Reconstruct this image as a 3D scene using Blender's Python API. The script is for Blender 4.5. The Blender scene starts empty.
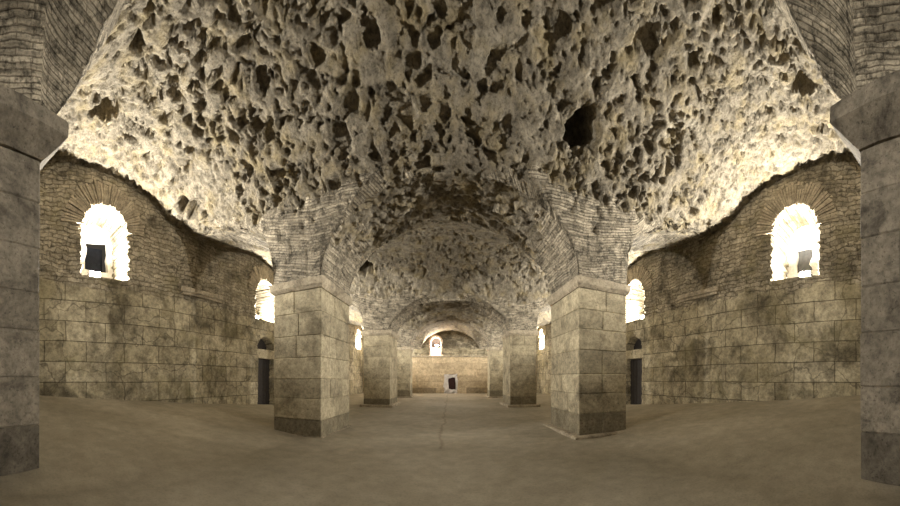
import bpy, bmesh, math, random
import numpy as np
from mathutils import Vector

# ------------------------------------------------------------------ camera
S = bpy.context.scene
COL = S.collection
F, CX, CY, EYE = 286.5, 450.0, 379.0, 1.6      # pixels per radian, horizon row, eye height

cam_data = bpy.data.cameras.new('camera')
cam = bpy.data.objects.new('camera', cam_data)
COL.objects.link(cam)
cam.location = (0, 0, EYE)
cam.rotation_euler = (math.pi / 2, 0, 0)
cam_data.type = 'PANO'
cc = cam_data
cc.panorama_type = 'CENTRAL_CYLINDRICAL'
cc.central_cylindrical_range_u_min = -CX / F
cc.central_cylindrical_range_u_max = (900 - CX) / F
cc.central_cylindrical_range_v_min = -(506 - CY) / F
cc.central_cylindrical_range_v_max = CY / F
cc.central_cylindrical_radius = 1.0
cam_data.clip_start = 0.05
cam_data.clip_end = 200
S.camera = cam

# ------------------------------------------------------------------ world, exposure
w = bpy.data.worlds.new('world')
S.world = w
w.use_nodes = True
w.node_tree.nodes['Background'].inputs[0].default_value = (1.0, 0.86, 0.68, 1)
w.node_tree.nodes['Background'].inputs[1].default_value = 0.05
S.view_settings.view_transform = 'Standard'
S.view_settings.look = 'None'
S.view_settings.gamma = 1
S.view_settings.use_curve_mapping = False
S.view_settings.exposure = 0.27
try:
    S.cycles.use_denoising = True
    S.cycles.max_bounces = 8
    S.cycles.diffuse_bounces = 4
    S.cycles.sample_clamp_indirect = 8
except Exception:
    pass

LAMP_COL = (1.0, 0.95, 0.84)
LAMP_W = {1: 3700, 2: 2700, 3: 4200, 4: 3000}     # floodlights of the window bays; last entry unseen, added to light the far bays

rng = random.Random(7)
R = np.random.RandomState(11)

# ------------------------------------------------------------------ helpers
def tag(o, label=None, cat=None, group=None, kind=None):
    if label: o['label'] = label
    if cat: o['category'] = cat
    if group: o['group'] = group
    if kind: o['kind'] = kind
    return o

def empty(name, loc):
    o = bpy.data.objects.new(name, None)
    o.location = loc
    COL.objects.link(o)
    return o

def link(name, me, mat, parent=None):
    o = bpy.data.objects.new(name, me)
    if mat: me.materials.append(mat)
    COL.objects.link(o)
    if parent:
        o.parent = parent
        o.matrix_parent_inverse.identity()
        o.location = -Vector(parent.location) if parent.type == 'EMPTY' else (0, 0, 0)
    return o

def np_mesh(name, P, quads, uv=None, smooth=True):
    """P (n,3), quads (m,4) ints, uv (n,2) per vertex"""
    used = np.unique(quads)
    remap = np.full(len(P), -1, np.int64); remap[used] = np.arange(len(used))
    P = P[used]; q = remap[quads]
    me = bpy.data.meshes.new(name)
    me.vertices.add(len(P)); me.vertices.foreach_set('co', P.astype(np.float32).ravel())
    m = len(q)
    me.loops.add(m * 4); me.loops.foreach_set('vertex_index', q.astype(np.int32).ravel())
    me.polygons.add(m)
    me.polygons.foreach_set('loop_start', (np.arange(m) * 4).astype(np.int32))
    me.polygons.foreach_set('use_smooth', np.full(m, smooth))
    me.update(calc_edges=True)
    if uv is not None:
        l = me.uv_layers.new(name='UVMap')
        l.data.foreach_set('uv', uv[used][q.ravel()].astype(np.float32).ravel())
    return me

def grid_quads(nu, nv):
    i, j = np.meshgrid(np.arange(nu - 1), np.arange(nv - 1), indexing='ij')
    a = (i * nv + j).ravel()
    return np.stack([a, a + nv, a + nv + 1, a + 1], 1)

PERM = R.permutation(4096)
RND = R.rand(4096, 5)
def hsh(i, j, k):
    return PERM[(PERM[(PERM[i & 4095] + j) & 4095] + k) & 4095]

def vnoise(p):
    """smooth value noise, p (n,3) -> -1..1"""
    f = np.floor(p).astype(np.int64); t = p - f; t = t * t * (3 - 2 * t)
    r = 0
    for dx in (0, 1):
        for dy in (0, 1):
            for dz in (0, 1):
                wgt = (t[:, 0] if dx else 1 - t[:, 0]) * (t[:, 1] if dy else 1 - t[:, 1]) * (t[:, 2] if dz else 1 - t[:, 2])
                r = r + wgt * RND[hsh(f[:, 0] + dx, f[:, 1] + dy, f[:, 2] + dz), 0]
    return r * 2 - 1

def fbm(p, oct=4, gain=0.5):
    r = 0; a = 1
    for o in range(oct):
        r = r + a * vnoise(p * (2 ** o) + 17.3 * o); a *= gain
    return r

def worley(p):
    """F1, F2, random of the nearest cell (3-D)"""
    n = len(p); f = np.floor(p).astype(np.int64)
    f1 = np.full(n, 9.0); f2 = np.full(n, 9.0); rid = np.zeros(n, np.int64); off = np.zeros((n, 3))
    for dx in (-1, 0, 1):
        for dy in (-1, 0, 1):
            for dz in (-1, 0, 1):
                c = f + np.array([dx, dy, dz])
                h = hsh(c[:, 0], c[:, 1], c[:, 2])
                e = c + 0.1 + 0.8 * RND[h, :3] - p
                d = np.sqrt((e ** 2).sum(1))
                near = d < f1; off[near] = e[near]
                f2 = np.where(near, f1, np.minimum(f2, d))
                rid = np.where(near, h, rid); f1 = np.where(near, d, f1)
    worley.off = off; worley.id = rid
    return f1, f2, RND[rid, 3], RND[rid, 4]

def sm(a, b, x):
    t = np.clip((x - a) / (b - a), 0, 1)
    return t * t * (3 - 2 * t)

class MB:
    """collects boxes and rings into one mesh"""
    def __init__(self): self.bm = bmesh.new(); self.lay = self.bm.faces.layers.float.new('tint')
    def box(self, x0, x1, y0, y1, z0, z1, bev=0.0, tint=0.5, seg=1, M=None):
        b = bmesh.new()
        vs = [b.verts.new((x, y, z)) for x in (x0, x1) for y in (y0, y1) for z in (z0, z1)]
        for f in ((0, 1, 3, 2), (4, 6, 7, 5), (0, 4, 5, 1), (2, 3, 7, 6), (0, 2, 6, 4), (1, 5, 7, 3)):
            b.faces.new([vs[k] for k in f])
        if bev: bmesh.ops.bevel(b, geom=b.edges[:], offset=bev, segments=seg, affect='EDGES', profile=0.6)
        self.absorb(b, tint, M)
    def absorb(self, b, tint=0.5, M=None):
        if M is not None: bmesh.ops.transform(b, matrix=M, verts=b.verts)
        mp = {v: self.bm.verts.new(v.co) for v in b.verts}
        for f in b.faces:
            g = self.bm.faces.new([mp[v] for v in f.verts]); g[self.lay] = tint
        b.free()
    def rings(self, x0, x1, y0, y1, prof, tint=0.5):
        """prof: list of (z, outward offset); rectangle lofted, capped"""
        b = bmesh.new(); loops = []
        for z, o in prof:
            loops.append([b.verts.new(p) for p in ((x0 - o, y0 - o, z), (x1 + o, y0 - o, z), (x1 + o, y1 + o, z), (x0 - o, y1 + o, z))])
        for A, B in zip(loops, loops[1:]):
            for k in range(4): b.faces.new((A[k], A[(k + 1) % 4], B[(k + 1) % 4], B[k]))
        b.faces.new(loops[0][::-1]); b.faces.new(loops[-1])
        self.absorb(b, tint)
    def roughen(self, cuts, amp, scale):
        bmesh.ops.subdivide_edges(self.bm, edges=self.bm.edges[:], cuts=cuts, use_grid_fill=True)
        co = np.array([v.co[:] for v in self.bm.verts])
        d = np.stack([fbm(co * scale + s, 3) for s in (0, 31.7, 77.1)], 1) * amp
        for v, q in zip(self.bm.verts, d): v.co += Vector(q)
    def build(self, name, mat, parent=None, smooth=False):
        bmesh.ops.recalc_face_normals(self.bm, faces=self.bm.faces)
        me = bpy.data.meshes.new(name); self.bm.to_mesh(me); self.bm.free()
        if smooth: me.polygons.foreach_set('use_smooth', np.full(len(me.polygons), True))
        return link(name, me, mat, parent)

# ------------------------------------------------------------------ materials
class NT:
    def __init__(self, name, rough=0.9, spec=0.25):
        self.m = bpy.data.materials.new(name); self.m.use_nodes = True
        self.t = self.m.node_tree; self.b = self.t.nodes['Principled BSDF']
        self.b.inputs['Roughness'].default_value = rough
        self.b.inputs['Specular IOR Level'].default_value = spec
    def n(self, typ, **kw):
        x = self.t.nodes.new(typ)
        for k, v in kw.items():
            if hasattr(x, k): setattr(x, k, v)
            else: x.inputs[k.replace('_', ' ')].default_value = v
        return x
    def l(self, a, b): self.t.links.new(a, b)
    def coord(self, which='Object'): return self.n('ShaderNodeTexCoord').outputs[which]
    def noise(self, vec, scale, detail=5, rough=0.6, dist=0.0):
        x = self.n('ShaderNodeTexNoise', Scale=scale, Detail=detail, Roughness=rough, Distortion=dist); self.l(vec, x.inputs['Vector']); return x.outputs['Fac']
    def vor(self, vec, scale, feature='F1', rnd=1.0):
        x = self.n('ShaderNodeTexVoronoi', feature=feature, Scale=scale, Randomness=rnd); self.l(vec, x.inputs['Vector']); return x
    def ramp(self, fac, stops):
        x = self.n('ShaderNodeValToRGB'); e = x.color_ramp.elements
        while len(e) < len(stops): e.new(0.5)
        for k, (p, c) in enumerate(stops):
            e[k].position = p; e[k].color = (*c, 1) if not isinstance(c, (int, float)) else (c, c, c, 1)
        self.l(fac, x.inputs[0]); return x.outputs[0]
    def mix(self, fac, a, b, mode='MIX'):
        x = self.n('ShaderNodeMix', data_type='RGBA', blend_type=mode)
        for s, v in ((x.inputs[0], fac), (x.inputs[6], a), (x.inputs[7], b)):
            if isinstance(v, (int, float)): s.default_value = v if s == x.inputs[0] else (v, v, v, 1)
            elif isinstance(v, tuple): s.default_value = (*v, 1)
            else: self.l(v, s)
        return x.outputs[2]
    def math(self, op, a, b=0.0, clamp=False):
        x = self.n('ShaderNodeMath', operation=op); x.use_clamp = clamp
        for s, v in ((x.inputs[0], a), (x.inputs[1], b)):
            if isinstance(v, (int, float)): s.default_value = v
            else: self.l(v, s)
        return x.outputs[0]
    def bump(self, h, strength=0.5, dist=0.05, normal=None):
        x = self.n('ShaderNodeBump', Strength=strength, Distance=dist); self.l(h, x.inputs['Height'])
        if normal is not None: self.l(normal, x.inputs['Normal'])
        return x.outputs[0]
    def brick(self, vec, bw, rh, mortar, c1, c2, mc, smooth=0.2, off=0.5, bias=0.0):
        x = self.n('ShaderNodeTexBrick', offset=off, Scale=1.0)
        for k, v in (('Mortar Size', mortar), ('Mortar Smooth', smooth), ('Bias', bias), ('Brick Width', bw), ('Row Height', rh)): x.inputs[k].default_value = v
        for k, c in (('Color1', c1), ('Color2', c2), ('Mortar', mc)): x.inputs[k].default_value = (*c, 1)
        self.l(vec, x.inputs['Vector']); return x
    def warp(self, vec, scale, amt, detail=3):
        x = self.n('ShaderNodeTexNoise', Scale=scale, Detail=detail); self.l(vec, x.inputs['Vector'])
        s = self.n('ShaderNodeVectorMath', operation='SUBTRACT'); self.l(x.outputs['Color'], s.inputs[0]); s.inputs[1].default_value = (.5, .5, .5)
        m = self.n('ShaderNodeVectorMath', operation='SCALE'); self.l(s.outputs[0], m.inputs[0]); m.inputs['Scale'].default_value = amt
        a = self.n('ShaderNodeVectorMath', operation='ADD'); self.l(vec, a.inputs[0]); self.l(m.outputs[0], a.inputs[1])
        return a.outputs[0]
    def done(self, col, normal=None):
        self.l(col, self.b.inputs['Base Color'])
        if normal is not None: self.l(normal, self.b.inputs['Normal'])
        return self.m

def mat_rubble():
    t = NT('rubble_concrete'); v = t.coord()
    big = t.ramp(t.noise(v, 0.8, 4), [(0.3, (.215, .185, .14)), (0.55, (.31, .27, .205)), (0.75, (.41, .365, .29))])
    mid = t.ramp(t.noise(v, 5.0, 6, .65), [(0.3, .38), (0.6, 1.05)])
    c = t.mix(1.0, big, mid, 'MULTIPLY')
    och = t.ramp(t.noise(v, 1.7, 3), [(0.48, 0.0), (0.72, 0.6)])
    c = t.mix(och, c, (.34, .27, .14))
    spk = t.ramp(t.noise(v, 16, 4, .7), [(0.36, .55), (0.5, 1.0)])
    c = t.mix(1.0, c, spk, 'MULTIPLY')
    n1 = t.bump(t.noise(v, 9, 8, .7), .9, .06)
    n2 = t.bump(t.vor(v, 13).outputs['Distance'], .4, .03, n1)
    return t.done(c, n2)

def mat_brick():
    t = NT('thin_roman_brick'); uv = t.coord('UV'); o = t.coord()
    v = t.warp(t.warp(uv, 1.3, .14), 7, .035)
    b = t.brick(v, .50, .074, .010, (.35, .305, .23), (.55, .48, .37), (.28, .235, .175), .6, .5)
    var = t.ramp(t.noise(o, 1.2, 4), [(0.3, .55), (0.65, 1.12)])
    c = t.mix(1.0, b.outputs['Color'], var, 'MULTIPLY')
    sp = t.ramp(t.noise(o, 18, 5, .7), [(0.35, .62), (0.55, 1.05)])
    c = t.mix(1.0, c, sp, 'MULTIPLY')
    er = t.ramp(t.noise(o, 4.5, 6, .7), [(0.38, .42), (0.52, 1.05)])
    c = t.mix(1.0, c, er, 'MULTIPLY')
    st = t.n('ShaderNodeMapping'); st.inputs['Scale'].default_value = (1.4, 16, 1); t.l(v, st.inputs['Vector'])
    c = t.mix(1.0, c, t.ramp(t.noise(st.outputs[0], 1.0, 5, .65), [(0.36, .5), (0.58, 1.15)]), 'MULTIPLY')
    inv = t.math('SUBTRACT', 1.0, b.outputs['Fac'])
    n1 = t.bump(inv, .9, .035)
    n2 = t.bump(t.noise(o, 14, 6, .7), .7, .03, n1)
    return t.done(c, n2)

def mat_wall(seed):
    t = NT('wall_masonry'); uv = t.coord('UV'); o = t.coord()
    sep = t.n('ShaderNodeSeparateXYZ'); t.l(uv, sep.inputs[0]); z = sep.outputs[1]
    off = t.n('ShaderNodeVectorMath', operation='ADD'); t.l(o, off.inputs[0]); off.inputs[1].default_value = (seed, seed * .7, 0); os_ = off.outputs[0]
    # big ashlar blocks below
    va = t.warp(uv, .5, .10)
    A = t.brick(va, 1.55, .74, .016, (.36, .31, .205), (.52, .455, .325), (.12, .098, .064), .35, .5)
    # small irregular courses above
    vb = t.warp(t.warp(uv, .9, .55), 4.5, .17)
    B = t.brick(vb, .50, .165, .022, (.33, .285, .205), (.46, .40, .30), (.22, .185, .13), .6, .45)
    edge = t.math('ADD', z, t.math('MULTIPLY', t.math('SUBTRACT', t.noise(os_, .9, 2), .5), 1.0))
    up = t.ramp(t.math('MULTIPLY', t.math('SUBTRACT', edge, 4.9), 4.0, True), [(0.4, 0.0), (0.6, 1.0)])
    c = t.mix(up, A.outputs['Color'], B.outputs['Color'])
    mortar = t.mix(up, A.outputs['Fac'], B.outputs['Fac'])
    # weathering: dark algae patches and brown streaks
    st = t.ramp(t.noise(os_, .55, 6, .68, .4), [(0.46, 0.0), (0.64, .82)])
    c = t.mix(st, c, (.085, .07, .045))
    st2 = t.ramp(t.noise(os_, 2.3, 6, .7), [(0.35, .55), (0.6, 1.08)])
    c = t.mix(1.0, c, st2, 'MULTIPLY')
    fine = t.ramp(t.noise(os_, 9, 6, .72), [(0.34, .66), (0.56, 1.12)])
    c = t.mix(1.0, c, fine, 'MULTIPLY')
    ck = t.vor(t.warp(os_, 1.4, .9), .45, 'DISTANCE_TO_EDGE').outputs['Distance']
    c = t.mix(t.ramp(ck, [(0.003, .6), (0.014, 0.0)]), c, (.06, .05, .035))
    moss = t.ramp(t.noise(os_, .8, 3), [(0.52, 0.0), (0.72, .45)])
    c = t.mix(moss, c, (.20, .17, .08))
    n1 = t.bump(t.math('SUBTRACT', 1.0, mortar), .9, .05)
    n2 = t.bump(t.noise(o, 5, 8, .7), .8, .07, n1)
    return t.done(c, n2)

def mat_block(name, base, dark, stain=.7, seed=0.0, low=True):
    """dressed limestone blocks with a per-block tint"""
    t = NT(name); o = t.coord()
    at = t.n('ShaderNodeAttribute', attribute_name='tint')
    off = t.n('ShaderNodeVectorMath', operation='ADD'); t.l(o, off.inputs[0]); off.inputs[1].default_value = (seed, seed, seed * .3); v = off.outputs[0]
    tint = t.ramp(at.outputs['Fac'], [(0.0, tuple(x * .80 for x in base)), (1.0, tuple(min(1, x * 1.12) for x in base))])
    dirt = t.ramp(at.outputs['Fac'], [(0.0, .68), (0.001, 1.0)])
    tint = t.mix(1.0, tint, dirt, 'MULTIPLY')
    c = t.mix(1.0, tint, t.ramp(t.noise(v, 3.2, 7, .7), [(0.3, .60), (0.62, 1.08)]), 'MULTIPLY')
    blot = t.ramp(t.noise(v, 1.25, 6, .66, .5), [(0.50, 0.0), (0.66, stain)])
    c = t.mix(blot, c, dark)
    c = t.mix(1.0, c, t.ramp(t.noise(v, 10, 6, .72), [(0.34, .68), (0.56, 1.1)]), 'MULTIPLY')
    pit = t.ramp(t.noise(v, 22, 3, .6), [(0.30, .5), (0.42, 1.0)])
    c = t.mix(1.0, c, pit, 'MULTIPLY')
    n1 = t.bump(t.noise(v, 7, 8, .68), .7, .045)
    n2 = t.bump(pit, .4, .015, n1)
    return t.done(c, n2)

def mat_floor():
    t = NT('earthen_floor', .85, .3); v = t.coord()
    c = t.ramp(t.noise(v, .35, 6, .6, .3), [(0.3, (.25, .22, .16)), (0.5, (.315, .275, .205)), (0.7, (.37, .325, .245))])
    c = t.mix(1.0, c, t.ramp(t.noise(v, 3, 6, .65), [(0.3, .78), (0.65, 1.08)]), 'MULTIPLY')
    c = t.mix(1.0, c, t.ramp(t.noise(v, 26, 3, .6), [(0.3, .82), (0.5, 1.0)]), 'MULTIPLY')
    sep = t.n('ShaderNodeSeparateXYZ'); t.l(v, sep.inputs[0])
    wob = t.math('MULTIPLY', t.math('SUBTRACT', t.noise(v, .8, 3), .5), .5)
    dx = t.math('ABSOLUTE', t.math('ADD', t.math('ADD', sep.outputs[0], wob), .25))
    line = t.math('MULTIPLY', t.ramp(dx, [(0.01, .45), (0.07, 0.0)]), t.math('GREATER_THAN', sep.outputs[1], 6.5))
    c = t.mix(line, c, (.12, .085, .055))
    n1 = t.bump(t.noise(v, 2.2, 6, .6), .35, .06)
    n2 = t.bump(t.noise(v, 30, 4, .6), .25, .012, n1)
    return t.done(c, n2)

def mat_plain(name, col, rough=.8, metal=0.0, emit=None, strength=0):
    t = NT(name, rough); v = t.coord()
    c = t.mix(1.0, col, t.ramp(t.noise(v, 6, 5, .6), [(0.3, .75), (0.65, 1.08)]), 'MULTIPLY')
    t.b.inputs['Metallic'].default_value = metal
    if emit:
        t.b.inputs['Emission Color'].default_value = (*emit, 1); t.b.inputs['Emission Strength'].default_value = strength
    return t.done(c, t.bump(t.noise(v, 9, 5, .6), .4, .03))

M_RUB, M_BRK, M_FLOOR = mat_rubble(), mat_brick(), mat_floor()
M_WL, M_WR = mat_wall(3.0), mat_wall(41.0)
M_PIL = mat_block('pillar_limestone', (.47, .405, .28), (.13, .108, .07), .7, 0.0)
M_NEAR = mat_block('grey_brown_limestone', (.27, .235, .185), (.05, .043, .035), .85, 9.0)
M_END = mat_block('end_wall_ashlar', (.60, .48, .32), (.30, .23, .14), .35, 4.0)
M_IMP = mat_block('impost_stone', (.48, .41, .305), (.12, .10, .07), .6, 21.0)
M_REV = mat_plain('reveal_stone', (.74, .71, .66))
M_DARKVOID = mat_plain('dark_blue_grey_void', (.022, .024, .032))  # near-black colour standing in for the darkness of the left window openings
M_GREYST = mat_plain('grey_blocking_stone', (.10, .10, .10))
M_DARKFILL = mat_plain('dark_door_wood', (.035, .03, .028), .7)  # near-black colour standing in for darkness in doorways and end window
M_METAL = mat_plain('dark_lamp_metal', (.05, .05, .055), .5, .6)
M_LENS = mat_plain('floodlight_glass', (.9, .9, .9), .3, 0, (.92, .94, 1.0), 60)
M_VOUS = mat_block('brick_voussoirs', (.43, .365, .265), (.16, .125, .085), .5, 13.0)

# ------------------------------------------------------------------ plan of the hall (metres)
W = 10.0                                   # side walls at x = +-W
YB, YEND = -2.0, 32.0
PROWS = [(-1.6, 0.66), (7.0, 9.24), (15.9, 18.2), (24.3, 25.7)]
PSPR = [5.68, 4.37, 4.37, 4.33]            # springing heights at the pillar rows
A_IN, A_OUT = 3.38, 4.96
AL1, AR1 = 4.68, 4.37                      # near pillars stand further apart

def lift(x, y):
    """the earth floor rises gently towards the side walls at the near end"""
    return np.clip(1.14 - .077 * y, 0, 1.3) * np.clip((np.abs(x) - 4.0) / 6.0, 0, 1.05)

# ------------------------------------------------------------------ floor
xs = np.linspace(-W - .1, W + .1, 160); ys = np.linspace(YB, YEND + .1, 220)
X, Y = np.meshgrid(xs, ys, indexing='ij')
P = np.stack([X.ravel(), Y.ravel(), lift(X, Y).ravel()], 1)
P[:, 2] += .012 * fbm(P * np.array([.9, .9, 0]), 4)
q = grid_quads(*X.shape)
tag(link('floor', np_mesh('floor', P, q), M_FLOOR), 'beaten earth and concrete floor rising to the side walls', 'floor', kind='structure')

# ------------------------------------------------------------------ vaulted ceiling
def half(n, p=1.0):                         # samples in 0..1, denser at both ends
    t = np.linspace(0, 1, n)
    return .45 * t + .55 * (.5 - .5 * np.cos(np.pi * t))

cols = []                                   # (segment, t)
for sgm, n in ((0, 150), (1, 44), (2, 190), (3, 44), (4, 150)):
    tt = half(n) if sgm in (0, 2, 4) else np.linspace(0, 1, n)
    cols += [(sgm, t) for t in (tt if sgm == 4 else tt[:-1])]
rows = []                                   # (kind, index, t)
for i, (n_p, n_b) in enumerate(((46, 185), (70, 140), (50, 90), (24, 60))):
    rows += [(0, i, t) for t in np.linspace(0, 1, n_p)[:-1]]
    tt = half(n_b)
    rows += [(1, i, t) for t in (tt if i == 3 else tt[:-1])]
cs = np.array([c[0] for c in cols]); ct = np.array([c[1] for c in cols])
rk = np.array([r[0] for r in rows]); ri = np.array([r[1] for r in rows]); rt = np.array([r[2] for r in rows])
NU, NV = len(cs), len(rk)

p_lo = np.array([p[0] for p in PROWS]); p_hi = np.array([p[1] for p in PROWS] )
b_lo = p_hi; b_hi = np.array([7.0, 15.9, 24.3, YEND + .15])
y0 = np.where(rk == 0, p_lo[ri] + rt * (p_hi - p_lo)[ri], b_lo[ri] + rt * (b_hi - b_lo)[ri])
k1 = np.clip((7.0 - y0) / (7.0 - .66), 0, 1)                 # 1 at the near pillars, 0 from the second row on
aL = A_IN + (AL1 - A_IN) * k1; aR = A_IN + (AR1 - A_IN) * k1
bL = A_OUT + 1.3 * k1; bR = A_OUT + 1.15 * k1
WX = W + .12
X = np.zeros((NU, NV))
CS, CT = cs[:, None], ct[:, None]
X = np.where(CS == 0, -WX + CT * (WX - bL), X)
X = np.where(CS == 1, -bL + CT * (bL - aL), X)
X = np.where(CS == 2, -aL + CT * (aL + aR), X)
X = np.where(CS == 3, aR + CT * (bR - aR), X)
X = np.where(CS == 4, bR + CT * (WX - bR), X)
aw = np.where(CS == 0, np.clip((-X - bL) / (WX - bL), 0, 1), np.where(CS == 4, np.clip((X - bR) / (WX - bR), 0, 1), 0.0))  # 0 pillars .. 1 wall
# the bays open a little wider towards the side walls
Y = np.repeat(y0[None, :], NU, 0)
wid = .55 * sm(0, 1, aw)
mid = (b_lo + b_hi)[ri] / 2
Y = np.where((rk == 1)[None, :] & (ri < 3)[None, :], mid[None, :] + (Y - mid[None, :]) * (1 + wid * 2 / (b_hi - b_lo)[ri][None, :]), Y)
pm = ((p_lo + p_hi) / 2)[ri]
Y = np.where((rk == 0)[None, :], pm[None, :] + (Y - pm[None, :]) * (1 - wid * 2 / (p_hi - p_lo)[ri][None, :] * .999), Y)

k0 = (ri == 0)[None, :]; sw = sm(0, .5, aw)              # the near bay reaches further back along the side wall
e_lo = .66 - 2.4 * sw; e_hi = 7.0 + .55 * sw
Y = np.where(k0 & (rk == 1)[None, :], e_lo + rt[None, :] * (e_hi - e_lo), Y)
Y = np.where(k0 & (rk == 0)[None, :], -1.6 - 2.6 * sw + rt[None, :] * (2.26 + .2 * sw), Y)

def arch(t, p=2.0):
    return np.clip(1 - np.abs(2 * t - 1) ** p, 0, 1) ** (1 / p)

spr = np.array(PSPR); spr_n = np.array(PSPR[1:] + [4.33])
s_row = np.where(rk == 0, spr[ri], spr[ri] + rt * (spr_n - spr)[ri])        # spring along y
wallspr = np.where(y0 < 9, 5.6, np.where(y0 < 18, 5.2, 5.0))
s_loc = s_row[None, :] * (1 - aw) + wallspr[None, :] * aw
dome = np.where(rk == 1, np.where((ri == 0) & (rt < .5), arch(rt, 2.2), np.sin(np.pi * rt)), 0)
# nave barrel
crown_arch = np.array([8.35, 6.62, 5.95, 6.85]); crown_next = np.array([6.62, 5.95, 6.85, 7.0]); crown_bay = np.array([8.9, 7.9, 7.4, 7.1])
base_cr = np.where(rk == 0, crown_arch[ri], crown_arch[ri] + rt * (crown_next - crown_arch)[ri])
cr_n = base_cr + dome * np.maximum(0, crown_bay[ri] - base_cr)
zN = s_row[None, :] + (cr_n - s_row)[None, :] * arch(CT, 2.0)
# aisle barrel (arches from pillar to wall, higher in the bays)
acr = np.array([8.4, 8.0, 7.4, 7.0])
acr_n = np.array([8.0, 7.4, 7.0, 7.0])
base_a = np.where(rk == 0, acr[ri], acr[ri] + rt * (acr_n - acr)[ri])
a_cr = base_a + dome * np.maximum(0, np.array([9.0, 8.2, 7.6, 7.4])[ri] - base_a)
zA = s_row[None, :] + (a_cr[None, :] - s_row[None, :]) * (.28 * (1 - np.exp(-aw / .012)) + .72 * aw ** .6)     # half arches leaning on the side walls
# cross barrel of each bay
cross_n = np.array([8.8, 7.7, 7.2, 6.4]); cross_w = np.array([9.35, 8.35, 8.2, 8.0])
ccr = cross_n[ri][None, :] * (1 - aw) + cross_w[ri][None, :] * aw
near_flat = (1 - sm(0, .5, rt)) * ((rk == 1) & (ri == 0))          # the near springing leans out more gently
inner = np.where(CS == 2, 1.0, np.where(CS == 1, CT, np.where(CS == 3, 1 - CT, 0.0)))
pexp = 2.3 - 1.28 * near_flat[None, :] * inner
ar = np.clip(1 - np.abs(2 * rt[None, :] - 1) ** pexp, 0, 1) ** (1 / pexp)
zC = np.where((rk == 1)[None, :], s_loc + (ccr - s_loc) * ar, -1)
Z = np.where(CS == 2, np.maximum(zN, zC), np.where((CS == 1) | (CS == 3), np.maximum(zC, s_row[None, :]), np.maximum(zA, zC)))
isC = np.where(CS == 2, zC > zN, np.where((CS == 1) | (CS == 3), True, zC > zA))
# arc lengths for the brick coursing
lenY = np.concatenate([np.zeros((NU, 1)), np.cumsum(np.hypot(np.diff(Y, axis=1), np.diff(np.maximum(zC, s_loc), axis=1)), 1)], 1)
zz = np.where(CS == 2, zN, zA)
lenX = np.concatenate([np.zeros((1, NV)), np.cumsum(np.hypot(np.diff(X, axis=0), np.diff(zz, axis=0)), 0)], 0)
U = np.where(isC, X, Y); V = np.where(isC, lenY, lenX)

P = np.stack([X, Y, Z], -1)
du = np.gradient(P, axis=0); dv = np.gradient(P, axis=1)
N = np.cross(dv, du); N /= np.linalg.norm(N, axis=-1, keepdims=True) + 1e-9
N = np.where(N[..., 2:3] > 0, -N, N)                       # pointing down into the hall
pf = P.reshape(-1, 3)
hb = np.where(ri >= 1, 1.75, 2.0)[None, :] + .0 * X
hb = np.where(((rk == 1) & (ri == 0) & (rt < .5))[None, :] & (aw < .5), 2.5, hb)
hb = np.where((CS == 2) & (rk == 0)[None, :] & (ri > 0)[None, :], 1.35, hb)
hb = np.where(((CS == 0) | (CS == 4)) & ((rk == 0) & (rt > .4))[None, :] & (ri > 0)[None, :], 9.0, hb)
hb = hb + .35 * fbm(pf * .8, 3).reshape(NU, NV) + .3 * fbm(pf * 3, 2).reshape(NU, NV)
hrel = (Z - s_loc)
brickness = 1 - sm(-.4, .4, hrel - hb)
# displacement: hollows left by fallen stones, mortar ridges between
wp = pf + .10 * np.stack([fbm(pf * 2.1 + s, 3) for s in (3, 50, 90)], 1)
def facets(p, lo, hi, slope, ridge, keep):
    # every fallen stone leaves a tilted facet, thin mortar ridges stay between
    f1, f2, ra, rb = worley(p)
    g = RND[(worley.id * 7 + 13) & 4095][:, :3] - .5
    g2 = RND[(worley.id * 3 + 101) & 4095][:, 0]
    h = lo + (hi - lo) * g2 + slope * (g * worley.off).sum(1) * 2
    h = np.maximum(h, -.02)
    return np.where(ra > keep, h, -.02) * sm(0, ridge, f2 - f1)
big = facets(wp * np.array([2.5, 4.2, 3.1]), .02, .24, .20, .16, .22)
small = facets(wp * np.array([5.2, 8.0, 6]) + 40, -.01, .09, .08, .25, .35)
patch = sm(-.55, .25, fbm(pf * .45 + 8, 2))                # some zones keep their mortar skin
near = (1 - sm(9, 13, Y.ravel()) * .55)
pits = (big * (.5 + .5 * patch) + small) * near
rough = .05 * fbm(pf * 1.3, 3) + .025 * fbm(pf * 6, 3)
disp = pits * (1 - brickness.ravel()) + rough * (1 - .6 * brickness.ravel())
cr = np.floor(V.ravel() / .074).astype(int); bi = np.floor(U.ravel() / .5 + .5 * (cr % 2)).astype(int)
course = .035 * (RND[hsh(cr, bi * 0 + 5, bi * 0 + 2), 0] - .5) + .03 * (RND[hsh(cr, bi, bi * 0 + 9), 1] - .5)
disp = disp + brickness.ravel() * (course + .05 * sm(.25, .7, fbm(pf * 2.6 + 60, 3)))
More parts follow.
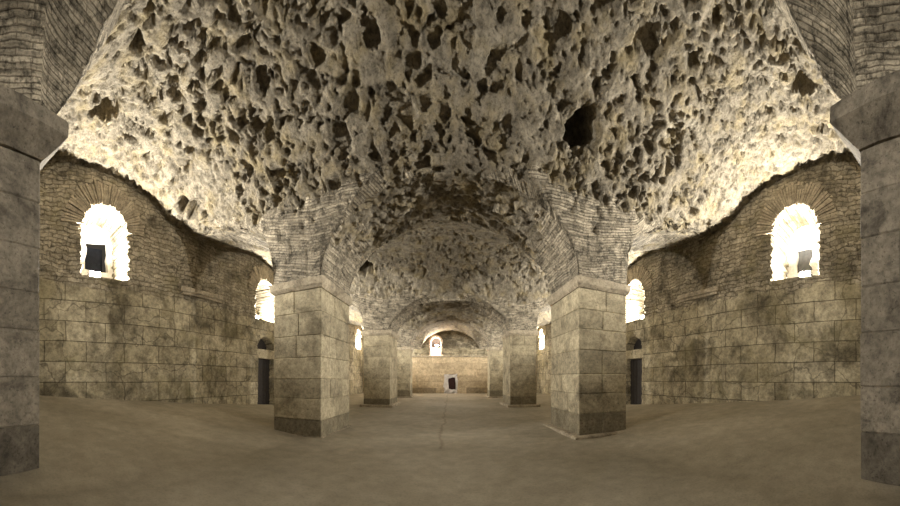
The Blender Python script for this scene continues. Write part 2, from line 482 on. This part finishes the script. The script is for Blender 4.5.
# individual deep holes (x, y, radius, depth)
def ray_hit(px, py):
    az = (px - CX) / F; ta = (CY - py) / F
    r = np.linspace(2, 30, 2000); x = np.sin(az) * r; y = np.cos(az) * r; z = EYE + r * ta
    best = None
    d2 = None
    for k in range(0, 2000, 8):
        i = np.argmin((X - x[k]) ** 2 + (Y - y[k]) ** 2)
        if Z.ravel()[i] < z[k]: return pf[i]
    return pf[i]
HOLES = [(106, 112, .34, 1.4), (186, 209, .48, 1.8), (585, 121, .40, 1.4), (803, 88, .36, 1.4), (365, 266, .46, 1.0),
         (138, 42, .14, .35), (645, 38, .2, .3), (262, 75, .16, .3), (372, 34, .16, .3), (560, 24, .16, .28)]
for hx, hy, hr, hd in HOLES:
    c = ray_hit(hx, hy)
    d = np.sqrt(((pf - c) ** 2).sum(1)) + .14 * fbm(pf * 3.5, 3)
    disp = np.maximum(disp, hd * (1 - sm(hr * .75, hr * 1.1, d)))
keep_flat = ((CS == 1) | (CS == 3)) & (rk == 0)[None, :]
disp = np.where(keep_flat.ravel(), 0, disp)
edge = np.minimum(1, np.minimum(WX - np.abs(X.ravel()), 1) / .3 + .15)
Pd = (pf - N.reshape(-1, 3) * (disp * edge)[:, None])

q = grid_quads(NU, NV)
qc = pf[q].mean(1)
over = keep_flat.ravel()[q].all(1)
q = q[~over]; qc = qc[~over]
isb = brickness.ravel()[q].mean(1) > .5
UV = np.stack([U.ravel(), V.ravel()], 1)
ceil = link('ceiling', np_mesh('ceiling', Pd, q[~isb], UV), M_RUB)
tag(ceil, 'pitted rubble concrete groin vault over the hall', 'ceiling', kind='structure')
qb = q[isb]; cb = qc[isb]
# brickwork above each pillar and above each wall pier is one piece
rowc = np.array([(a + b) / 2 for a, b in PROWS] + [33.0])
rid = np.argmin(np.abs(cb[:, 1:2] - rowc[None, :]), 1)
ctr = np.array([-10.0, -4.3, 4.3, 10.0]); cid = np.argmin(np.abs(cb[:, 0:1] - ctr[None, :]), 1)
for a in range(5):
    for b in range(4):
        s = (rid == a) & (cid == b)
        if s.sum() > 30: link('brick_springing', np_mesh('brick_springing', Pd, qb[s], UV), M_BRK, ceil)

# ------------------------------------------------------------------ side walls with their openings
def opening(Yg, Zg, yc, hw, z0, zs, jag=.05, seed=0):
    """inside test for a round-headed opening; zs = springing of its head"""
    rj = R.rand(400)
    row = np.clip((Zg / .09).astype(int) + 5, 0, 399)
    h = hw + jag * (rj[row] - .5) * 2
    d = np.where(Zg < zs, np.abs(Yg - yc) - h, np.hypot(Yg - yc, Zg - zs) - hw - jag * (rj[(np.clip(np.arctan2(Zg - zs, Yg - yc), 0, 3.2) * 20).astype(int)] - .5) * 2)
    return (d < 0) & (Zg > z0)

WIN = {1: (3.86, .90, 5.42, 7.22), 2: (13.35, .86, 5.0, 6.5), 4: (21.3, .85, 4.9, 6.4), 3: (30.2, .85, 4.9, 6.3)}        # y, half width, sill, head springing; third entry unseen, added for far-bay light
DOOR = (13.36, .74, 2.80, 3.28)            # y, half width, lintel underside, fanlight springing
def side_wall(sx, name, mat, label):
    ys = np.concatenate([np.arange(YB, 15.5, .05), np.arange(15.5, YEND + .2, .09)])
    zs = np.concatenate([np.arange(-.15, 9.9, .05)])
    Yg, Zg = np.meshgrid(ys, zs, indexing='ij')
    p = np.stack([np.full(Yg.size, sx * W * 1.0), Yg.ravel(), Zg.ravel()], 1)
    ub = sm(4.7, 5.1, Zg.ravel() + .3 * fbm(p * .7, 2))
    g1, g2, ga, gb = worley(p * np.array([1, 2.6, 6.0]))
    dep = .03 * fbm(p * .8, 3) + .02 * fbm(p * 5, 3) + ub * (.05 * (ga - .5) + .035 * np.clip(1 - (g2 - g1) * 5, 0, 1))
    # ashlar blocks stand a little proud or back, row by row
    row = np.floor(Zg / .74).astype(int); blk = np.floor(Yg / 1.55 + .5 * (row % 2)).astype(int)
    dep += (1 - ub) * .03 * (RND[hsh(row.ravel(), blk.ravel(), np.full(row.size, 3 + (sx > 0)))][:, 0] - .5)
    hole = np.zeros(Yg.shape, bool)
    for k, (yc, hw, z0, zs_) in WIN.items():
        hole |= opening(Yg, Zg, yc, hw, z0, zs_, .06)
    hole |= opening(Yg, Zg, DOOR[0], DOOR[1], -9, DOOR[2], .01) & (Zg < DOOR[2])
    hole |= opening(Yg, Zg, DOOR[0], DOOR[1], DOOR[3], DOOR[3], .01)
    if sx > 0: hole |= (np.abs(Yg - 10.1) < .14) & (np.abs(Zg - 5.15) < .15)
    p[:, 0] += sx * dep
    uv = np.stack([Yg.ravel(), Zg.ravel()], 1)
    q = grid_quads(*Yg.shape)
    hq = hole.ravel()[q]
    q2 = q[~hq.all(1)]
    p[:, 0] = np.where(hole.ravel(), sx * (W + 1.5), p[:, 0])
    if sx > 0:
        small = hole.ravel() & (np.abs(p[:, 1] - 10.1) < .3)
        p[small, 0] = sx * (W + 1.4)
        q2 = np.concatenate([q2, q[(hq & small[q]).all(1)]])
    return tag(link(name, np_mesh(name, p, q2, uv), mat), label, 'wall', kind='structure')
side_wall(-1, 'wall_left', M_WL, 'stained ashlar wall left of the hall, brick courses above')
side_wall(1, 'wall_right', M_WR, 'stained ashlar wall right of the hall, rubble courses above')

def wedge(mb, sx, yc, zc, r0, r1, ang, dang, x0, x1, tint):
    b = bmesh.new(); vs = []
    for x in (x0, x1):
        for r, k in ((r0, -1), (r1, -1), (r1, 1), (r0, 1)):
            t = ang + k * dang / 2
            vs.append(b.verts.new((sx * x, yc + math.cos(t) * r, zc + math.sin(t) * r)))
    for f in ((0, 1, 2, 3), (7, 6, 5, 4), (0, 4, 5, 1), (1, 5, 6, 2), (2, 6, 7, 3), (3, 7, 4, 0)): b.faces.new([vs[k] for k in f])
    mb.absorb(b, tint)

n_win = 0
SIDE = {-1: 'left', 1: 'right'}
for k, (yc, hw, z0, zs_) in WIN.items():
    for sx in (-1, 1):
        n_win += 1
        # the blocking masonry at the back of the splayed recess, with the small dark opening left in it
        mb = MB(); xb = sx * (W + 1.45); xo = sx * (W + 1.62)
        xa, xc = min(xb, xo), max(xb, xo)
        oy0, oy1, oz0, oz1 = (yc - .36, yc + .62, z0 + .75, z0 + 2.0) if sx < 0 else (yc - .2, yc + .5, z0 + .7, z0 + 1.7)
        mb.box(xa, xc, yc - hw - .2, yc + hw + .2, z0 - .2, oz0, 0, .5)
        mb.box(xa, xc, yc - hw - .2, oy0, oz0, oz1, 0, .4)
        mb.box(xa, xc, oy1, yc + hw + .2, oz0, oz1, 0, .6)
        mb.box(xa, xc, yc - hw - .2, yc + hw + .2, oz1, zs_ + hw + .2, 0, .5); mb.roughen(5, .09, 2.5)
        wn = tag(mb.build('window_%d' % n_win, M_REV), 'deep round-headed window recess in the %s wall' % SIDE[sx], 'window', kind='structure')
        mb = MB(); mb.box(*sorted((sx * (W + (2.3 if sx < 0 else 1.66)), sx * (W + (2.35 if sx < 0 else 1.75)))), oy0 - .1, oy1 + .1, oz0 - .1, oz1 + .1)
        mb.build('pane', M_DARKVOID if sx < 0 else M_GREYST, wn)  # left sheet is near-black so its opening stays dark beside the lamp
        mb = MB(); nb = 42
        for j in range(nb):
            a = math.pi * (j + .5) / nb
            wedge(mb, sx, yc, zs_, hw + rng.uniform(-.05, .03), hw + rng.uniform(.68, .84), a, .055, W + .25, W - rng.uniform(.03, .08), rng.random())
        mb.build('brick_arch', M_VOUS, wn)
        # floodlight on the sill
        fx, fy, fz = sx * (W + .58), yc - .25, z0
        fl = empty('floodlight', (fx, fy, fz))
        tag(fl, {(1, -1): 'floodlight on the sill of the large window in the left wall', (1, 1): 'floodlight on the sill of the large window in the right wall',
                 (2, -1): 'floodlight on the window sill above the doorway in the left wall', (2, 1): 'floodlight on the window sill above the doorway in the right wall',
                 (4, -1): 'floodlight on a left window sill hidden behind the large pale pillar', (4, 1): 'floodlight on a right window sill hidden behind the large pale pillar',
                 (3, -1): 'floodlight on the farthest window sill of the left wall', (3, 1): 'floodlight on the farthest window sill of the right wall'}[(k, sx)], 'lamp', 'floodlights on the window sills')
        mb = MB(); mb.box(fx - .10, fx + .10, fy - .24, fy + .24, fz + .04, fz + .36, .02); mb.build('housing', M_METAL, fl)
        mb = MB(); xl = fx - sx * .105; mb.box(min(xl, xl - sx * .015), max(xl, xl - sx * .015), fy - .21, fy + .21, fz + .07, fz + .33); mb.build('lens', M_LENS, fl)
        for s_ in (-1, 1):
            ya, yb = sorted((fy + s_ * .242, fy + s_ * .27)); mb = MB(); mb.box(fx - .05, fx + .05, ya, yb, fz - .05, fz + .24); mb.build('bracket', M_METAL, fl)
        L = bpy.data.lights.new('floodlight_beam', 'POINT'); L.energy = LAMP_W[k]; L.color = LAMP_COL; L.shadow_soft_size = .12
        lo = bpy.data.objects.new('floodlight_beam', L); COL.objects.link(lo); lo.parent = fl; lo.location = (-sx * .18, 0, .15); lo.rotation_euler = Vector((-sx, 0, .55)).to_track_quat('-Z', 'Y').to_euler()

# doorways below the second windows
for i, sx in enumerate((-1, 1)):
    yc, hw, zl, zf = DOOR
    zb = float(lift(sx * W, yc)) - .1
    xs_ = sorted((sx * (W - .02), sx * (W + .9)))
    mb = MB(); mb.box(xs_[0], xs_[1], yc - hw - .15, yc + hw + .15, zl - .02, zf + .02, .02)
    d = tag(mb.build('door_%d' % (i + 1), M_PIL), 'dark doorway with lintel and arched fanlight in the %s wall' % SIDE[sx], 'door', kind='structure')
    xs_ = sorted((sx * (W + .30), sx * (W + .40)))
    mb = MB()
    for j in range(5):
        yy = yc - hw - .05 + (2 * hw + .1) * j / 5
        mb.box(xs_[0], xs_[1], yy + .005, yy + (2 * hw + .1) / 5 - .005, zb, zl + .02, .008)
    mb.build('door_leaf', M_DARKFILL, d)  # near-black boards stand in for the darkness of the open doorway
    mb = MB(); xs_ = sorted((sx * (W + .5), sx * (W + .55))); mb.box(xs_[0], xs_[1], yc - hw - .2, yc + hw + .2, zl, zf + hw + .2)
    mb.build('fanlight', M_DARKFILL, d)  # near-black sheet paints the darkness behind the arched opening

# stone ledges where the vault piers meet the side walls
for i, sx in enumerate((-1, 1)):
    xs_ = sorted((sx * (W - .16), sx * (W + .15)))
    mb = MB(); mb.box(xs_[0], xs_[1], 7.25, 9.75, 5.38, 5.60, .03, .3)
    mb.box(xs_[0] + .04, xs_[1] - .04, 7.35, 9.65, 5.26, 5.38, .02, .2); mb.roughen(3, .015, 4)
    tag(mb.build('trim_%d' % (i + 1), M_IMP), 'projecting stone ledge on the %s wall below the brick vault' % SIDE[sx], 'ledge', kind='structure')

# ------------------------------------------------------------------ end wall
mb = MB()
ZS = 4.06
zc = 0.0; r_i = 0
heights = [.62, .70, .66, .72, .68, .68]
for h in heights:
    n = 14; x = -W - .3 + (rng.uniform(.2, .8))
    x = -W
    while x < W:
        l = rng.uniform(1.0, 2.2)
        x1 = min(W, x + l)
        segs = [(x, x1)]
        # low opening in the middle of the wall
        for a, b in segs:
            if zc < 2.1 and b > -.62 and a < .80:
                if a < -.62: mb.box(a, -.62, YEND - rng.uniform(0, .02), YEND + .5, zc, zc + h - .008, .012, rng.random())
                if zc + h > 2.12: mb.box(max(a, -.62), min(b, .80), YEND - .01, YEND + .5, 2.12, zc + h - .008, .012, rng.random())
                if b > .80: mb.box(.80, b, YEND - rng.uniform(0, .02), YEND + .5, zc, zc + h - .008, .012, rng.random())
            else: mb.box(a, b - .008, YEND - rng.uniform(0, .02), YEND + .5, zc, zc + h - .008, .012, rng.random() if zc > .1 else -.5)
        x = x1
    zc += h
ew = tag(mb.build('wall_end', M_END), 'pale ashlar end wall with a rubble lunette above a ledge', 'wall', kind='structure')
xs = np.arange(-W, W + .05, .09); zs = np.arange(ZS - .1, 9.2, .07)
Xg, Zg = np.meshgrid(xs, zs, indexing='ij')
p = np.stack([Xg.ravel(), np.full(Xg.size, YEND + .05), Zg.ravel()], 1)
g1, g2, ga, gb = worley(p * np.array([2.6, 1, 6.0]))
p[:, 1] += .07 * (ga - .5) + .05 * np.clip(1 - (g2 - g1) * 5, 0, 1)
wx, whw, wz0, wz1 = -1.58, .58, 4.16, 5.75
hole = (np.where(Zg < wz1, np.abs(Xg - wx) - whw, np.hypot(Xg - wx, Zg - wz1) - whw) < 0) & (Zg > wz0)
p[:, 1] = np.where(hole.ravel(), YEND + 1.0, p[:, 1])
link('lunette', np_mesh('lunette', p, grid_quads(*Xg.shape)[:, ::-1], np.stack([Xg.ravel(), Zg.ravel()], 1)), mat_wall(70.0), ew)
mb = MB(); mb.box(-W, W, YEND - .14, YEND + .2, ZS, ZS + .14, .02, .3)
tag(mb.build('trim_3', M_IMP), 'narrow stone ledge across the end wall', 'ledge', kind='structure')
# window in the end wall
mb = MB()
M_PINK = mat_plain('pale_brick_lining', (.62, .47, .37))
b_n = 26
for j in range(b_n):
    a = math.pi * (j + .5) / b_n
    b = bmesh.new(); vs = []
    for y in (YEND - .06, YEND + .6):
        for r, k in ((whw - .03, -1), (whw + .20, -1), (whw + .20, 1), (whw - .03, 1)):
            t = a + k * .052; vs.append(b.verts.new((wx + math.cos(t) * r, y, wz1 + math.sin(t) * r)))
    for f in ((0, 1, 2, 3), (7, 6, 5, 4), (0, 4, 5, 1), (1, 5, 6, 2), (2, 6, 7, 3), (3, 7, 4, 0)): b.faces.new([vs[k] for k in f])
    mb.absorb(b, rng.random())
for s in (-1, 1):
    for j in range(9):
        z0_ = wz0 + .04 + j * .172
        xa = wx + s * (whw - .03); xb = wx + s * (whw + rng.uniform(.10, .2))
        mb.box(min(xa, xb), max(xa, xb), YEND - .06, YEND + .6, z0_, z0_ + .16, .01)
wn = tag(mb.build('window_%d' % (n_win + 1), M_PINK), 'small round-headed window in the end wall above the ledge', 'window', kind='structure')
mb = MB(); mb.box(wx - whw, wx + whw, YEND + .5, YEND + .75, wz0 - .1, wz0 + 1.05, .05); mb.roughen(4, .08, 3); mb.build('blocking', M_PINK, wn)
mb = MB(); mb.box(wx - .75, wx + .75, YEND + .9, YEND + .98, wz0, wz1 + .8); mb.build('pane', M_DARKFILL, wn)  # near-black sheet paints the darkness of the upper opening
fl = tag(empty('floodlight', (wx + .1, YEND + .28, wz0 + 1.05)), 'floodlight inside the small round-headed window of the end wall', 'lamp', 'floodlights on the window sills')
fx, fy, fz = fl.location
mb = MB(); mb.box(fx - .2, fx + .2, fy - .08, fy + .08, fz, fz + .26, .02); mb.build('housing', M_METAL, fl)
mb = MB(); mb.box(fx - .17, fx + .17, fy - .10, fy - .085, fz + .03, fz + .23); mb.build('lens', M_LENS, fl)
L = bpy.data.lights.new('floodlight_beam', 'POINT'); L.energy = 650; L.color = (1.0, .86, .70); L.shadow_soft_size = .12
lo = bpy.data.objects.new('floodlight_beam', L); COL.objects.link(lo); lo.parent = fl; lo.location = (0, -.3, .15)
# low broken opening
M_PLASTER = mat_plain('pale_plaster', (.56, .52, .49)); M_MAROON = mat_plain('dark_red_void', (.05, .022, .02))
mb = MB()
mb.box(-.66, -.16, YEND - .10, YEND + .45, 0, 2.12, .03); mb.box(-.16, .80, YEND - .06, YEND + .45, 1.72, 2.12, .03); mb.box(.62, .86, YEND - .10, YEND + .45, 0, 1.80, .03)
mb.box(-.16, .62, YEND - .06, YEND + .45, 0, .42, .03)
mb.roughen(4, .16, 2.2)
d3 = tag(mb.build('door_3', M_PLASTER), 'low broken opening with pale jambs at the foot of the end wall', 'opening', kind='structure')
mb = MB(); mb.box(-.3, .75, YEND + .3, YEND + .55, .3, 1.9); mb.build('dark_hollow', M_MAROON, d3)

# ------------------------------------------------------------------ pillars
def shaft_blocks(mb, x0, x1, y0, y1, z0, z1, ch, bev=.018):
    n = max(1, round((z1 - z0) / ch)); hs = [rng.uniform(.85, 1.15) for _ in range(n)]; k = (z1 - z0) / sum(hs)
    z = z0
    mb.box(x0 + .03, x1 - .03, y0 + .03, y1 - .03, z0, z1, 0, .1)
    for i, h in enumerate(hs):
        h *= k
        nx, ny = ((2, 1), (1, 2), (2, 2), (1, 3))[rng.randrange(4)] if y1 - y0 > 1.5 else ((2, 1), (1, 2))[i % 2]
        cx = [x0] + [x0 + (x1 - x0) * (j + rng.uniform(-.15, .15)) / nx for j in range(1, nx)] + [x1]
        cy = [y0] + [y0 + (y1 - y0) * (j + rng.uniform(-.15, .15)) / ny for j in range(1, ny)] + [y1]
        for a in range(nx):
            for b in range(ny):
                o = lambda: rng.uniform(0, .016)
                mb.box(cx[a] + (o() if a == 0 else .003), cx[a + 1] - (o() if a == nx - 1 else .003), cy[b] + (o() if b == 0 else .003), cy[b + 1] - (o() if b == ny - 1 else .003),
                       z + .003, z + h - .003, bev, rng.random() * (.15 if i == 0 else 1) - (.9 if i == 0 else 0))
        z += h

def pillar(x0, x1, y0, y1, spring, prof, label, mat, plinth=None, ch=.6):
    zb = float(min(lift(x0, y0), lift(x1, y0), lift(x0, y1), lift(x1, y1))) - .03
    e = empty('stone_pillar', ((x0 + x1) / 2, (y0 + y1) / 2, zb))
    tag(e, label, 'pillar', 'stone pillars of the vaulted hall', 'thing')
    zi = prof[0][0]
    mb = MB(); shaft_blocks(mb, x0, x1, y0, y1, zb, zi, ch); mb.build('shaft', mat, e)
    mb = MB(); mb.rings(x0, x1, y0, y1, prof, .5); mb.roughen(6, .012, 5); mb.build('impost', M_IMP if mat is M_PIL else mat, e)
    if plinth:
        o, h = plinth
        mb = MB(); mb.rings(x0, x1, y0, y1, [(zb - .05, o), (zb + h * .8, o), (zb + h, o - .04)], .4); mb.roughen(5, .02, 4); mb.build('plinth', M_IMP, e)
    return e

for sx in (-1, 1):
    xa, xb = (-AL1, -AL1 - 1.6) if sx < 0 else (AR1, AR1 + 1.6)
    base = 5.20 if sx < 0 else 5.13
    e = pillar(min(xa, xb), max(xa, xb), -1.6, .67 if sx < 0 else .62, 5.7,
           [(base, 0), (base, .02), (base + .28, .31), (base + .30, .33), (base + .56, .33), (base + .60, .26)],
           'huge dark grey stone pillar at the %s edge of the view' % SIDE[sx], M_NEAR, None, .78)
    ang = math.radians(23 if sx < 0 else -20); corner = Vector((xa, .67 if sx < 0 else .62, 0))       # the near piers stand askew
    d = e.location - corner; ca, sa = math.cos(ang), math.sin(ang)
    e.location = corner + Vector((ca * d.x - sa * d.y, sa * d.x + ca * d.y, d.z)); e.rotation_euler.z = ang
names = {1: 'large pale block pillar standing alone nearer, on the %s of the nave', 2: 'mid-distance block pillar on a low plinth on the %s of the nave', 3: 'farthest block pillar on the %s, beside the end wall arch'}
for i in (1, 2, 3):
    for sx in (-1, 1):
        y0_, y1_ = PROWS[i]; s = PSPR[i]
        xa, xb = sorted((sx * A_IN, sx * A_OUT))
        pillar(xa, xb, y0_, y1_, s, [(s - .27, 0), (s - .27, .01), (s - .17, .075), (s + .01, .095), (s + .03, .05)],
               names[i] % SIDE[sx], M_PIL, {1: (.22, .10) if sx > 0 else (.05, .05), 2: (.17, .16), 3: (.15, .14)}[i])
